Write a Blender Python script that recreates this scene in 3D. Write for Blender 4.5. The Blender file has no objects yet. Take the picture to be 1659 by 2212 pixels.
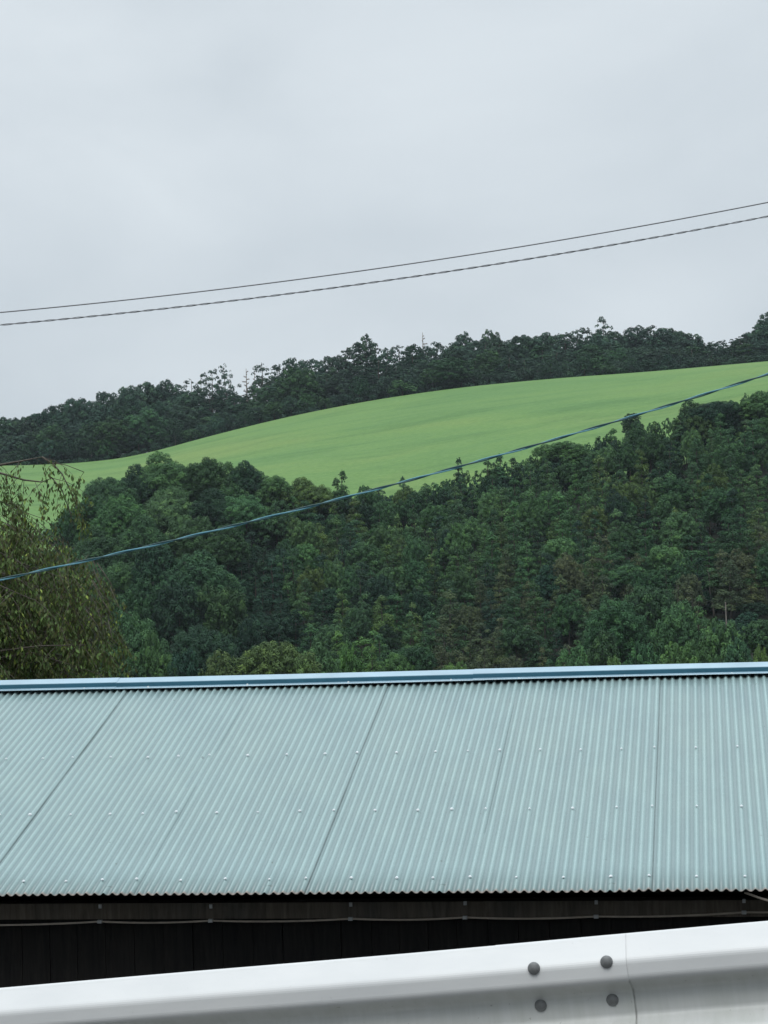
import bpy, math, random
import numpy as np
from mathutils import Vector, Matrix

# ------------------------------------------------------------------ camera
F = 2000.0                      # focal length in pixels of the 768 x 1024 picture
EYE = Vector((0.0, 0.0, 1.55))
PITCH = math.atan((614 - 512) / F)
ROLL = math.radians(1.65)
_f = Vector((0, math.cos(PITCH), math.sin(PITCH)))
_r0 = Vector((1, 0, 0)); _u0 = Vector((0, -math.sin(PITCH), math.cos(PITCH)))
_r = _r0 * math.cos(ROLL) - _u0 * math.sin(ROLL)
_u = _u0 * math.cos(ROLL) + _r0 * math.sin(ROLL)
scene = bpy.context.scene
COL = scene.collection
cam_d = bpy.data.cameras.new('camera')
cam = bpy.data.objects.new('camera', cam_d); COL.objects.link(cam)
cam_d.sensor_fit = 'AUTO'; cam_d.sensor_width = 36.0
cam_d.lens = F / 1024 * 36.0
cam_d.clip_start = 0.1; cam_d.clip_end = 6000
cam.matrix_world = Matrix((( _r.x, _u.x, -_f.x, EYE.x), (_r.y, _u.y, -_f.y, EYE.y), (_r.z, _u.z, -_f.z, EYE.z), (0, 0, 0, 1)))
scene.camera = cam
scene.view_settings.view_transform = 'Standard'
scene.view_settings.look = 'None'
scene.view_settings.gamma = 1.0
scene.view_settings.exposure = 0.0
scene.cycles.use_denoising = True
scene.cycles.max_bounces = 6
scene.cycles.transparent_max_bounces = 4
scene.cycles.volume_bounces = 0

# ------------------------------------------------------------------ sky and sun
SUN_EL, SUN_AZ = math.radians(58), math.radians(200)
world = bpy.data.worlds.new('World'); scene.world = world
world.use_nodes = True
nt = world.node_tree; nt.nodes.clear()
def N(nt, t, **kw):
    n = nt.nodes.new(t)
    for k, v in kw.items(): setattr(n, k, v)
    return n
out = N(nt, 'ShaderNodeOutputWorld'); mix = N(nt, 'ShaderNodeMixShader')
bg1 = N(nt, 'ShaderNodeBackground'); bg2 = N(nt, 'ShaderNodeBackground')
sky = N(nt, 'ShaderNodeTexSky'); sky.sky_type = 'NISHITA'; sky.sun_disc = False
sky.sun_elevation = SUN_EL; sky.sun_rotation = SUN_AZ
sky.dust_density = 3.0
bg1.inputs['Strength'].default_value = 0.08
nt.links.new(sky.outputs[0], bg1.inputs['Color'])
tc = N(nt, 'ShaderNodeTexCoord'); sep = N(nt, 'ShaderNodeSeparateXYZ')
nt.links.new(tc.outputs['Generated'], sep.inputs[0])
mp = N(nt, 'ShaderNodeMapping'); mp.inputs['Scale'].default_value = (3.2, 3.2, 6.5)
mp.inputs['Rotation'].default_value = (0.2, 0.5, 0.3)
nt.links.new(tc.outputs['Generated'], mp.inputs[0])
no = N(nt, 'ShaderNodeTexNoise'); no.inputs['Scale'].default_value = 1.7; no.inputs['Detail'].default_value = 5.0
no.inputs['Roughness'].default_value = 0.45; no.inputs['Distortion'].default_value = 0.3
nt.links.new(mp.outputs[0], no.inputs['Vector'])
cr = N(nt, 'ShaderNodeValToRGB')
cr.color_ramp.elements[0].position = 0.30; cr.color_ramp.elements[0].color = (0.605, 0.674, 0.730, 1)
cr.color_ramp.elements[1].position = 0.70; cr.color_ramp.elements[1].color = (0.752, 0.820, 0.868, 1)
nt.links.new(no.outputs['Fac'], cr.inputs[0])
mr = N(nt, 'ShaderNodeMapRange'); mr.interpolation_type = 'SMOOTHSTEP'     # overcast: brighter overhead than near the horizon
mr.inputs['From Min'].default_value = 0.30; mr.inputs['From Max'].default_value = 1.0
mr.inputs['To Min'].default_value = 1.0; mr.inputs['To Max'].default_value = 2.5
nt.links.new(sep.outputs['Z'], mr.inputs['Value'])
my = N(nt, 'ShaderNodeMapRange'); my.interpolation_type = 'SMOOTHSTEP'     # low sky behind the viewer dimmed, added to deepen foliage contrast
my.inputs['From Min'].default_value = 0.25; my.inputs['From Max'].default_value = -0.35
nt.links.new(sep.outputs['Y'], my.inputs['Value'])
mz = N(nt, 'ShaderNodeMapRange'); mz.interpolation_type = 'SMOOTHSTEP'
mz.inputs['From Min'].default_value = 0.75; mz.inputs['From Max'].default_value = 0.15
nt.links.new(sep.outputs['Z'], mz.inputs['Value'])
m1 = N(nt, 'ShaderNodeMath'); m1.operation = 'MULTIPLY'; nt.links.new(my.outputs[0], m1.inputs[0]); nt.links.new(mz.outputs[0], m1.inputs[1])
m2 = N(nt, 'ShaderNodeMath'); m2.operation = 'MULTIPLY_ADD'; nt.links.new(m1.outputs[0], m2.inputs[0]); m2.inputs[1].default_value = -0.5; m2.inputs[2].default_value = 1.0
m3 = N(nt, 'ShaderNodeMath'); m3.operation = 'MULTIPLY'; nt.links.new(m2.outputs[0], m3.inputs[0]); nt.links.new(mr.outputs[0], m3.inputs[1])
nt.links.new(cr.outputs[0], bg2.inputs['Color']); nt.links.new(m3.outputs[0], bg2.inputs['Strength'])
mix.inputs[0].default_value = 0.93
nt.links.new(bg1.outputs[0], mix.inputs[1]); nt.links.new(bg2.outputs[0], mix.inputs[2])
nt.links.new(mix.outputs[0], out.inputs['Surface'])
sd = bpy.data.lights.new('sun', 'SUN'); sun = bpy.data.objects.new('sun', sd); COL.objects.link(sun)
sd.energy = 1.3; sd.angle = math.radians(26); sd.color = (1.0, 0.97, 0.93)
_sdir = Vector((math.sin(SUN_AZ) * math.cos(SUN_EL), math.cos(SUN_AZ) * math.cos(SUN_EL), math.sin(SUN_EL)))
sun.rotation_euler = _sdir.to_track_quat('Z', 'Y').to_euler()
sun.location = (0, -20, 60)

# ------------------------------------------------------------------ helpers
K = 768 / 1659.0                # the measuring picture was 1659 wide
rng = np.random.default_rng(11); random.seed(11)
def ray(px, py): return _f + _r * ((px - 384) / F) - _u * ((py - 512) / F)
def at(px, py, Y):
    d = ray(px, py); return EYE + d * (Y / d.y)
def big(X, Yp, depth): return at(X * K, Yp * K, depth)
def hit_plane(px, py, p0, n):
    d = ray(px, py); return EYE + d * ((p0 - EYE).dot(n) / d.dot(n))
def project(p):
    d = Vector(p) - EYE; z = d.dot(_f)
    return 384 + F * d.dot(_r) / z, 512 - F * d.dot(_u) / z

def mesh_from(name, verts, faces, mats=(), midx=None, smooth=False, face_attr=None):
    me = bpy.data.meshes.new(name)
    verts = np.asarray(verts, dtype=np.float64).reshape(-1, 3)
    if isinstance(faces, np.ndarray):
        nf, k = faces.shape
        me.vertices.add(len(verts)); me.vertices.foreach_set('co', verts.ravel())
        me.loops.add(nf * k); me.loops.foreach_set('vertex_index', faces.astype(np.int32).ravel())
        me.polygons.add(nf); me.polygons.foreach_set('loop_start', np.arange(0, nf * k, k, dtype=np.int32))
        me.update(calc_edges=True)
    else:
        me.from_pydata([tuple(v) for v in verts], [], [tuple(f) for f in faces]); me.update()
    for m in mats: me.materials.append(m)
    if midx is not None: me.polygons.foreach_set('material_index', np.asarray(midx, dtype=np.int32))
    if smooth: me.polygons.foreach_set('use_smooth', np.ones(len(me.polygons), dtype=bool))
    if face_attr is not None:
        a = me.attributes.new('tone', 'FLOAT', 'FACE'); a.data.foreach_set('value', np.asarray(face_attr, dtype=np.float32))
    me.validate()
    return me
def link(name, me, parent=None, loc=None):
    o = bpy.data.objects.new(name, me); COL.objects.link(o)
    if parent is not None: o.parent = parent
    if loc is not None: o.location = loc
    return o
def tag(o, label=None, cat=None, group=None, kind=None):
    if label: o['label'] = label
    if cat: o['category'] = cat
    if group: o['group'] = group
    if kind: o['kind'] = kind
    return o
def thing(name, label, cat, loc=(0, 0, 0), group=None):
    o = bpy.data.objects.new(name, None); COL.objects.link(o); o.location = loc
    o.empty_display_size = 0.2
    return tag(o, label, cat, group)

class MB:
    """collects boxes, tubes, sheets; build() links them as one mesh object"""
    def __init__(s): s.v = []; s.f = []; s.m = []
    def add(s, vs, fs, mi=0):
        b = len(s.v); s.v += [tuple(v) for v in vs]; s.f += [tuple(b + i for i in f) for f in fs]; s.m += [mi] * len(fs)
    def box(s, o, a, b, c, mi=0):
        """corner o, edge vectors a, b, c (right-handed)"""
        o, a, b, c = map(Vector, (o, a, b, c))
        s.add([o, o + a, o + a + b, o + b, o + c, o + a + c, o + a + b + c, o + b + c],
              [(0, 3, 2, 1), (4, 5, 6, 7), (0, 1, 5, 4), (1, 2, 6, 5), (2, 3, 7, 6), (3, 0, 4, 7)], mi)
    def tube(s, pts, rads, sides=6, mi=0, cap=True):
        pts = [Vector(p) for p in pts]; n = len(pts)
        if not hasattr(rads, '__len__'): rads = [rads] * n
        vs = []; ref = None
        for i, p in enumerate(pts):
            t = (pts[min(i + 1, n - 1)] - pts[max(i - 1, 0)])
            t = t.normalized() if t.length > 1e-9 else Vector((0, 0, 1))
            if ref is None: ref = Vector((0, 0, 1)) if abs(t.z) < 0.9 else Vector((1, 0, 0))
            a = (ref - t * ref.dot(t)); a = a.normalized() if a.length > 1e-6 else t.orthogonal().normalized()
            ref = a; b = t.cross(a)
            for k in range(sides):
                w = 2 * math.pi * k / sides
                vs.append(p + (a * math.cos(w) + b * math.sin(w)) * rads[i])
        fs = []
        for i in range(n - 1):
            for k in range(sides):
                k2 = (k + 1) % sides
                fs.append((i * sides + k, i * sides + k2, (i + 1) * sides + k2, (i + 1) * sides + k))
        if cap:
            fs.append(tuple(range(sides))[::-1]); fs.append(tuple((n - 1) * sides + k for k in range(sides)))
        s.add(vs, fs, mi)
    def mesh(s, name, mats, smooth=False): return mesh_from(name, s.v, s.f, mats, s.m, smooth)
    def build(s, name, mats, parent=None, smooth=False, loc=None):
        return link(name, s.mesh(name, mats if isinstance(mats, (list, tuple)) else [mats], smooth), parent, loc)

# ------------------------------------------------------------------ materials
def new_mat(name):
    m = bpy.data.materials.new(name); m.use_nodes = True
    nt = m.node_tree; nt.nodes.clear()
    o = N(nt, 'ShaderNodeOutputMaterial'); p = N(nt, 'ShaderNodeBsdfPrincipled')
    nt.links.new(p.outputs[0], o.inputs[0])
    return m, nt, p, o
def noise(nt, scale, detail=3, rough=0.5, vec=None, dist=0.0):
    n = N(nt, 'ShaderNodeTexNoise'); n.inputs['Scale'].default_value = scale; n.inputs['Detail'].default_value = detail
    n.inputs['Roughness'].default_value = rough; n.inputs['Distortion'].default_value = dist
    if vec is not None: nt.links.new(vec, n.inputs['Vector'])
    return n
def ramp(nt, src, stops):
    r = N(nt, 'ShaderNodeValToRGB'); e = r.color_ramp.elements
    while len(e) < len(stops): e.new(0.5)
    for el, (p, c) in zip(e, stops):
        el.position = p; el.color = (*c, 1) if len(c) == 3 else c
    nt.links.new(src, r.inputs[0]); return r
def mixc(nt, fac, a, b, mode='MIX'):
    m = N(nt, 'ShaderNodeMix'); m.data_type = 'RGBA'; m.blend_type = mode
    for sock, v in ((m.inputs[0], fac), (m.inputs[6], a), (m.inputs[7], b)):
        if isinstance(v, bpy.types.NodeSocket): nt.links.new(v, sock)
        elif isinstance(v, (int, float)): sock.default_value = v
        else: sock.default_value = (*v, 1)
    return m.outputs[2]
def math_(nt, op, a, b=None):
    m = N(nt, 'ShaderNodeMath'); m.operation = op
    for s, v in ((m.inputs[0], a), (m.inputs[1], b)):
        if v is None: continue
        if isinstance(v, bpy.types.NodeSocket): nt.links.new(v, s)
        else: s.default_value = v
    return m.outputs[0]
def coords(nt, scale=(1, 1, 1), kind='Object'):
    t = N(nt, 'ShaderNodeTexCoord'); mp = N(nt, 'ShaderNodeMapping'); mp.inputs['Scale'].default_value = scale
    nt.links.new(t.outputs[kind], mp.inputs[0]); return mp.outputs[0]
def bump(nt, p, h, strength=0.3, dist=0.01):
    b = N(nt, 'ShaderNodeBump'); b.inputs['Strength'].default_value = strength; b.inputs['Distance'].default_value = dist
    nt.links.new(h, b.inputs['Height']); nt.links.new(b.outputs[0], p.inputs['Normal'])

def mat_leaf(name='leaf', stops=((0.0, (0.55, 0.55, 0.6)), (0.6, (1.0, 1.0, 1.0)), (1.0, (1.9, 1.75, 1.25)))):
    m, nt, p, o = new_mat(name)
    oi = N(nt, 'ShaderNodeObjectInfo'); at_ = N(nt, 'ShaderNodeAttribute'); at_.attribute_name = 'tone'
    g = ramp(nt, at_.outputs['Fac'], list(stops))
    c = mixc(nt, 1.0, oi.outputs['Color'], g.outputs[0], 'MULTIPLY')
    nt.links.new(c, p.inputs['Base Color'])
    p.inputs['Roughness'].default_value = 0.65; p.inputs['Specular IOR Level'].default_value = 0.10
    tr = N(nt, 'ShaderNodeBsdfTranslucent'); nt.links.new(c, tr.inputs['Color'])
    mx = N(nt, 'ShaderNodeMixShader'); mx.inputs[0].default_value = 0.07
    nt.links.new(p.outputs[0], mx.inputs[1]); nt.links.new(tr.outputs[0], mx.inputs[2]); nt.links.new(mx.outputs[0], o.inputs[0])
    return m
def mat_bark(name, c1, c2, sc=2.0):
    m, nt, p, o = new_mat(name)
    n = noise(nt, sc, 4, 0.6, coords(nt, (4, 4, 0.8)))
    r = ramp(nt, n.outputs['Fac'], [(0.3, c1), (0.7, c2)])
    nt.links.new(r.outputs[0], p.inputs['Base Color']); p.inputs['Roughness'].default_value = 0.9
    bump(nt, p, n.outputs['Fac'], 0.5, 0.02)
    return m
def mat_field():
    m, nt, p, o = new_mat('field_grass')
    a = noise(nt, 0.018, 4, 0.55, coords(nt, (0.7, 1.0, 1)), 0.6)
    b = noise(nt, 0.09, 4, 0.6, coords(nt, (0.25, 1.0, 1)), 0.3)
    c = noise(nt, 1.2, 3, 0.7, coords(nt, (0.6, 1, 1)))
    base = ramp(nt, a.outputs['Fac'], [(0.30, (0.104, 0.202, 0.068)), (0.5, (0.122, 0.220, 0.070)), (0.72, (0.148, 0.230, 0.074))])
    bb = ramp(nt, b.outputs['Fac'], [(0.28, (0.74, 0.80, 0.80)), (0.5, (1, 1, 1)), (0.75, (1.10, 1.04, 1.0))])
    col = mixc(nt, 1.0, base.outputs[0], bb.outputs[0], 'MULTIPLY')
    d = noise(nt, 0.035, 5, 0.65, coords(nt, (0.30, 1.25, 1)), 1.2)
    dd = ramp(nt, d.outputs['Fac'], [(0.60, (1, 1, 1)), (0.70, (0.84, 0.84, 0.86)), (0.76, (0.96, 0.95, 0.96))])
    col = mixc(nt, 1.0, col, dd.outputs[0], 'MULTIPLY')
    cc = ramp(nt, c.outputs['Fac'], [(0.25, (0.78, 0.82, 0.78)), (0.7, (1.15, 1.12, 1.12))])
    col = mixc(nt, 1.0, col, cc.outputs[0], 'MULTIPLY')
    nt.links.new(col, p.inputs['Base Color']); p.inputs['Roughness'].default_value = 0.9; p.inputs['Specular IOR Level'].default_value = 0.15
    bump(nt, p, c.outputs['Fac'], 0.5, 0.4)
    return m
def mat_floor():
    m, nt, p, o = new_mat('forest_floor')
    a = noise(nt, 0.25, 5, 0.65, coords(nt))
    r = ramp(nt, a.outputs['Fac'], [(0.35, (0.010, 0.011, 0.008)), (0.65, (0.018, 0.024, 0.011))])
    nt.links.new(r.outputs[0], p.inputs['Base Color']); p.inputs['Roughness'].default_value = 1.0
    return m
def mat_asphalt():
    m, nt, p, o = new_mat('asphalt')
    a = noise(nt, 60, 3, 0.7, coords(nt)); b = noise(nt, 0.8, 3, 0.5, coords(nt))
    r = ramp(nt, a.outputs['Fac'], [(0.3, (0.035, 0.035, 0.036)), (0.7, (0.07, 0.07, 0.068))])
    r2 = ramp(nt, b.outputs['Fac'], [(0.3, (0.8, 0.8, 0.8)), (0.7, (1.1, 1.1, 1.1))])
    nt.links.new(mixc(nt, 1.0, r.outputs[0], r2.outputs[0], 'MULTIPLY'), p.inputs['Base Color']); p.inputs['Roughness'].default_value = 0.85
    return m
def mat_roof(lap=0.0):
    m, nt, p, o = new_mat('dark_lap_edge' if lap else 'painted_roof_sheet')
    v = coords(nt)
    fine = noise(nt, 140, 3, 0.7, v); mid = noise(nt, 9, 4, 0.6, coords(nt, (1, 0.35, 1))); bigp = noise(nt, 1.1, 3, 0.5, v)
    oi = N(nt, 'ShaderNodeObjectInfo')
    c = ramp(nt, fine.outputs['Fac'], [(0.25, (0.248, 0.348, 0.350)), (0.75, (0.300, 0.406, 0.402))])
    c2 = ramp(nt, mid.outputs['Fac'], [(0.3, (0.90, 0.91, 0.92)), (0.7, (1.06, 1.05, 1.04))])
    c3 = ramp(nt, bigp.outputs['Fac'], [(0.3, (0.96, 0.98, 1.0)), (0.7, (1.04, 1.02, 1.0))])
    col = mixc(nt, 1.0, c.outputs[0], c2.outputs[0], 'MULTIPLY'); col = mixc(nt, 1.0, col, c3.outputs[0], 'MULTIPLY')
    # shading of the corrugation painted in: darker valleys, lighter crests (local x, one wave every 32 mm)
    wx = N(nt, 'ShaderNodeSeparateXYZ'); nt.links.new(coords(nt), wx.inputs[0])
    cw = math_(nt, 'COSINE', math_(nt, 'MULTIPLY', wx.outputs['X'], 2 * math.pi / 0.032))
    trough_shade = ramp(nt, math_(nt, 'ADD', math_(nt, 'MULTIPLY', cw, 0.5), 0.5), [(0.30, (0.66, 0.655, 0.665)), (0.72, (1.05, 1.05, 1.04))])
    col = mixc(nt, 0.9, col, trough_shade.outputs[0], 'MULTIPLY')
    # scattered small stains
    sp = noise(nt, 26, 2, 0.5, v, 0.4)
    sr = ramp(nt, sp.outputs['Fac'], [(0.735, (0, 0, 0)), (0.775, (1, 1, 1))])
    col = mixc(nt, math_(nt, 'MULTIPLY', sr.outputs[0], 0.55), col, (0.10, 0.12, 0.11))
    # rust along the cut lower edge: the 'rust' zone is the last few mm of the sheet (local y), broken up by noise
    sx = N(nt, 'ShaderNodeSeparateXYZ'); nt.links.new(coords(nt), sx.inputs[0])
    e = N(nt, 'ShaderNodeMapRange'); e.inputs['From Min'].default_value = 0.016; e.inputs['From Max'].default_value = 0.002
    nt.links.new(sx.outputs['Y'], e.inputs['Value'])
    rn = noise(nt, 22, 3, 0.6, v)
    ef = math_(nt, 'MULTIPLY', math_(nt, 'MULTIPLY', e.outputs[0], 0.65), ramp(nt, rn.outputs['Fac'], [(0.33, (0, 0, 0)), (0.5, (1, 1, 1))]).outputs[0])
    col = mixc(nt, ef, col, (0.36, 0.25, 0.205))
    if lap:                                                         # darker, blotchy strip along the lap
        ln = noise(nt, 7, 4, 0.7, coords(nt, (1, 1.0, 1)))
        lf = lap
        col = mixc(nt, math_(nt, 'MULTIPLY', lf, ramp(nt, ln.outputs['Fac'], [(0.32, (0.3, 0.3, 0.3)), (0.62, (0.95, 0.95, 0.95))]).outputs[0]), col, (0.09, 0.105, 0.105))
    nt.links.new(col, p.inputs['Base Color'])
    rr = ramp(nt, mid.outputs['Fac'], [(0.3, (0.34, 0.34, 0.34)), (0.7, (0.46, 0.46, 0.46))])
    nt.links.new(rr.outputs[0], p.inputs['Roughness'])
    p.inputs['Specular IOR Level'].default_value = 0.5
    bump(nt, p, fine.outputs['Fac'], 0.10, 0.001)
    return m
def mat_paint(name, col, rough=0.35, var=0.12, sc=8, spec=0.5, coat=0.0):
    m, nt, p, o = new_mat(name)
    n = noise(nt, sc, 4, 0.6, coords(nt))
    r = ramp(nt, n.outputs['Fac'], [(0.3, tuple(c * (1 - var) for c in col)), (0.7, tuple(c * (1 + var) for c in col))])
    nt.links.new(r.outputs[0], p.inputs['Base Color']); p.inputs['Roughness'].default_value = rough
    p.inputs['Specular IOR Level'].default_value = spec
    p.inputs['Coat Weight'].default_value = coat; p.inputs['Coat Roughness'].default_value = 0.15
    return m
def mat_rail():
    m, nt, p, o = new_mat('white_rail_paint')
    v = coords(nt)                                                  # local: x along, y towards road, z up
    st = noise(nt, 9, 5, 0.65, coords(nt, (3.2, 1, 0.35)))         # rain streaks
    sp = noise(nt, 70, 3, 0.6, v); lg = noise(nt, 3.0, 4, 0.6, coords(nt, (1, 1, 3)))
    sx = N(nt, 'ShaderNodeSeparateXYZ'); nt.links.new(v, sx.inputs[0])
    base = (0.615, 0.620, 0.615)
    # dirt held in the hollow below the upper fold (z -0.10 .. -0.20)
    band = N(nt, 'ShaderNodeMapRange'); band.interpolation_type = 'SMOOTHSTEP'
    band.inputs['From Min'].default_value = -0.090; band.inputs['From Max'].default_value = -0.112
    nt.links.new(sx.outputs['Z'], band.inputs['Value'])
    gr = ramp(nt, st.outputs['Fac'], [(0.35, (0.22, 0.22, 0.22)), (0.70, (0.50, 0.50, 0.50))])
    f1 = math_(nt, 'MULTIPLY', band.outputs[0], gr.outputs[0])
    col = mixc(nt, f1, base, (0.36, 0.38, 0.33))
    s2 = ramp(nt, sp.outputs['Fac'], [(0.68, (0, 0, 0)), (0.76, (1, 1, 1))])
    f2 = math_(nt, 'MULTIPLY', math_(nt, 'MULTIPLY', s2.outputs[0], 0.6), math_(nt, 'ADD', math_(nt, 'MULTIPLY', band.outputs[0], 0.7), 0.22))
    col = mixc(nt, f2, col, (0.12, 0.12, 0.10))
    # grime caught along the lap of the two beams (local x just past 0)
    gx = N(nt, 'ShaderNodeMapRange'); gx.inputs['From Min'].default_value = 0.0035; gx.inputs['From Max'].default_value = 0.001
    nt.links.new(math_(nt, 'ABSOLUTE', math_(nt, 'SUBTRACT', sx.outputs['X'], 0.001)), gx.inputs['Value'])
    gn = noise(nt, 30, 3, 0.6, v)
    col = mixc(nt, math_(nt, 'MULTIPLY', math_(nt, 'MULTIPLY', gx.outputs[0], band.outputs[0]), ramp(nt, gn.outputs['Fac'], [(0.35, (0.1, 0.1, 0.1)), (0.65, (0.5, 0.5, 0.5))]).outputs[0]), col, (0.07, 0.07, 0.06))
    l2 = ramp(nt, lg.outputs['Fac'], [(0.3, (0.92, 0.93, 0.94)), (0.7, (1.03, 1.03, 1.03))])
    col = mixc(nt, 1.0, col, l2.outputs[0], 'MULTIPLY')
    nt.links.new(col, p.inputs['Base Color']); p.inputs['Roughness'].default_value = 0.42; p.inputs['Specular IOR Level'].default_value = 0.5
    return m
def mat_wood(name, c1, c2):
    m, nt, p, o = new_mat(name)
    n = noise(nt, 6, 5, 0.7, coords(nt, (9, 9, 0.8)), 0.6); g = noise(nt, 1.2, 3, 0.6, coords(nt, (3, 3, 1)))
    r = ramp(nt, n.outputs['Fac'], [(0.3, c1), (0.7, c2)])
    r2 = ramp(nt, g.outputs['Fac'], [(0.3, (0.7, 0.72, 0.75)), (0.7, (1.25, 1.15, 1.05))])
    nt.links.new(mixc(nt, 1.0, r.outputs[0], r2.outputs[0], 'MULTIPLY'), p.inputs['Base Color']); p.inputs['Roughness'].default_value = 0.85
    p.inputs['Specular IOR Level'].default_value = 0.25
    bump(nt, p, n.outputs['Fac'], 0.4, 0.004)
    return m
M = dict(
    leaf=mat_leaf(), weep_leaf=mat_leaf('weeping_leaf', ((0.0, (0.75, 0.50, 0.5)), (0.35, (0.95, 0.80, 0.8)), (0.6, (0.9, 1.0, 0.9)), (0.85, (1.35, 1.5, 1.1)), (1.0, (2.6, 2.3, 1.3)))), bark=mat_bark('bark', (0.045, 0.036, 0.030), (0.10, 0.085, 0.070)),
    pale_bark=mat_bark('pale_bark', (0.16, 0.14, 0.12), (0.30, 0.28, 0.25)),
    grey_bark=mat_bark('grey_bark', (0.07, 0.062, 0.052), (0.15, 0.135, 0.115)),
    twig=mat_bark('grey_twig', (0.055, 0.048, 0.038), (0.12, 0.105, 0.085), 14),
    field=mat_field(), floor=mat_floor(), asphalt=mat_asphalt(), roof=mat_roof(), roof_lap=mat_roof(0.6), roof_lap_plain=mat_roof(0.0),
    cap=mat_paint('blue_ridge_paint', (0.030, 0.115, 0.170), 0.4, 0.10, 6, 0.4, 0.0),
    cap_top=mat_paint('pale_ridge_paint', (0.28, 0.41, 0.49), 0.34, 0.12, 5, 0.6, 0.2),  # paler blue on the cap's top and lip
    screw=mat_paint('pale_screw_cap', (0.72, 0.76, 0.78), 0.3, 0.06, 90, 0.6),
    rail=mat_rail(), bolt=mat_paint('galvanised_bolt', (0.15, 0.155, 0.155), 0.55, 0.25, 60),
    char=mat_wood('charred_board', (0.006, 0.0065, 0.007), (0.019, 0.018, 0.017)),
    beam=mat_wood('weathered_beam', (0.060, 0.055, 0.047), (0.140, 0.128, 0.108)),
    conduit=mat_paint('beige_conduit', (0.42, 0.36, 0.30), 0.5, 0.15, 30),
    clip=mat_paint('grey_clip', (0.42, 0.43, 0.43), 0.45, 0.2, 60),
    concrete=mat_paint('concrete', (0.30, 0.29, 0.27), 0.9, 0.2, 3, 0.2),
    wire=mat_paint('grey_wire', (0.18, 0.185, 0.20), 0.5, 0.15, 20),
    teal=mat_paint('dark_teal_sheath', (0.010, 0.055, 0.060), 0.4, 0.2, 20),
    blue=mat_paint('blue_sheath', (0.080, 0.230, 0.290), 0.4, 0.2, 20),
)
GREEN = dict(dark=(0.045, 0.106, 0.048), mid=(0.068, 0.150, 0.060), deep=(0.025, 0.062, 0.037), bright=(0.092, 0.190, 0.060),
             olive=(0.082, 0.142, 0.050), brown=(0.074, 0.104, 0.053), yellow=(0.098, 0.170, 0.054), slate=(0.038, 0.082, 0.054))
TONE_WORD = dict(dark='dark green', mid='mid green', deep='blackish green', bright='bright green', olive='olive', brown='rust brown',
                 yellow='yellowish green', slate='slate green')

# ------------------------------------------------------------------ terrain
TOP = [(-400, 1010), (0, 1006), (100, 1004), (200, 998), (300, 985), (400, 956), (500, 930), (600, 905), (700, 884), (830, 860), (1000, 836), (1200, 817),
       (1400, 803), (1659, 780), (2000, 752), (2600, 730)]
BOT = [(-400, 1125), (0, 1112), (160, 1102), (300, 1080), (450, 1060), (600, 1050), (750, 1052), (830, 1052), (900, 1040), (1000, 1015), (1100, 990),
       (1220, 955), (1300, 930), (1400, 918), (1480, 892), (1560, 864), (1659, 840), (2000, 790), (2600, 760)]
def elev_curve(pts, n=0.0):
    us, zs = [], []
    for X, Y in pts:
        d = ray(X * K, Y * K); us.append(d.x / d.y); zs.append(d.z / d.y)
    g = np.linspace(-0.5, 0.62, 400); z = np.interp(g, us, zs)
    k = np.ones(13) / 13; zp = np.convolve(np.pad(z, 6, 'edge'), k, 'valid')
    return g, zp
gT, eT = elev_curve(TOP); gB, eB = elev_curve(BOT)
Y_FOOT, Y_BOT, Y_TOP = 275.0, 390.0, 625.0
def zt(u): return EYE.z + np.interp(u, gT, eT) * Y_TOP
def zb(u): return EYE.z + np.interp(u, gB, eB) * Y_BOT - 10.0
PROF_Y = [-1e5, 14, 30, 100, 200, Y_FOOT]
PROF_Z = [-1.9, -1.9, -2.3, -11.0, -17.0, -19.0]
def ground(x, y):
    x = np.asarray(x, dtype=float); y = np.asarray(y, dtype=float)
    u = x / np.maximum(y, 60.0); a = zb(u); b = zt(u)
    z = np.interp(y, PROF_Y, PROF_Z)
    s = np.clip((y - Y_FOOT) / (Y_BOT - Y_FOOT), 0, 1)
    z = np.where(y > Y_FOOT, -19.0 + (a + 19.0) * s, z)
    s = np.clip((y - Y_BOT) / (Y_TOP - Y_BOT), 0, 1)
    roll = 0.7 * np.sin(x * 0.035 + y * 0.03) * np.sin(y * 0.045) * np.sin(np.pi * s)
    z = np.where(y > Y_BOT, a + (b - a) * (s + 0.25 * s * (1 - s)) + roll, z)
    z = np.where(y > Y_TOP, b + np.interp(y, [Y_TOP, 645, 720, 900, 1500, 3000], [0, 0.8, 1.5, -40, -95, -110]), z)
    return z
def gz(x, y): return float(ground(x, y))
us = np.concatenate([np.linspace(-1.6, -0.32, 14), np.linspace(-0.30, 0.30, 121), np.linspace(0.32, 1.6, 14)])
def sheet(name, ys, mat):
    ys = np.asarray(ys, dtype=float)
    U, Yg = np.meshgrid(us, ys); X = U * np.maximum(Yg, 60.0)
    Z = ground(X, Yg)
    V = np.stack([X, Yg, Z], -1).reshape(-1, 3); nr, nc = len(ys), len(us)
    i = np.arange((nr - 1) * (nc - 1)); r, c = i // (nc - 1), i % (nc - 1); b = r * nc + c
    Fq = np.stack([b, b + 1, b + nc + 1, b + nc], -1)
    o = link(name, mesh_from(name, V, Fq, [mat], smooth=True)); o['kind'] = 'structure'; return o
sheet('ground', [-600, -200, -60, -10, 0, 6, 10, 14, 20, 30, 50, 75, 100, 150, 200, Y_FOOT], M['floor'])
sheet('hillside', np.linspace(Y_FOOT, Y_BOT, 24), M['floor'])
sheet('field', np.linspace(Y_BOT, Y_TOP, 48), M['field'])
sheet('hilltop', [Y_TOP, 635, 645, 680, 720, 780, 840, 900, 1100, 1500, 2200, 3000], M['floor'])

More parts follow.
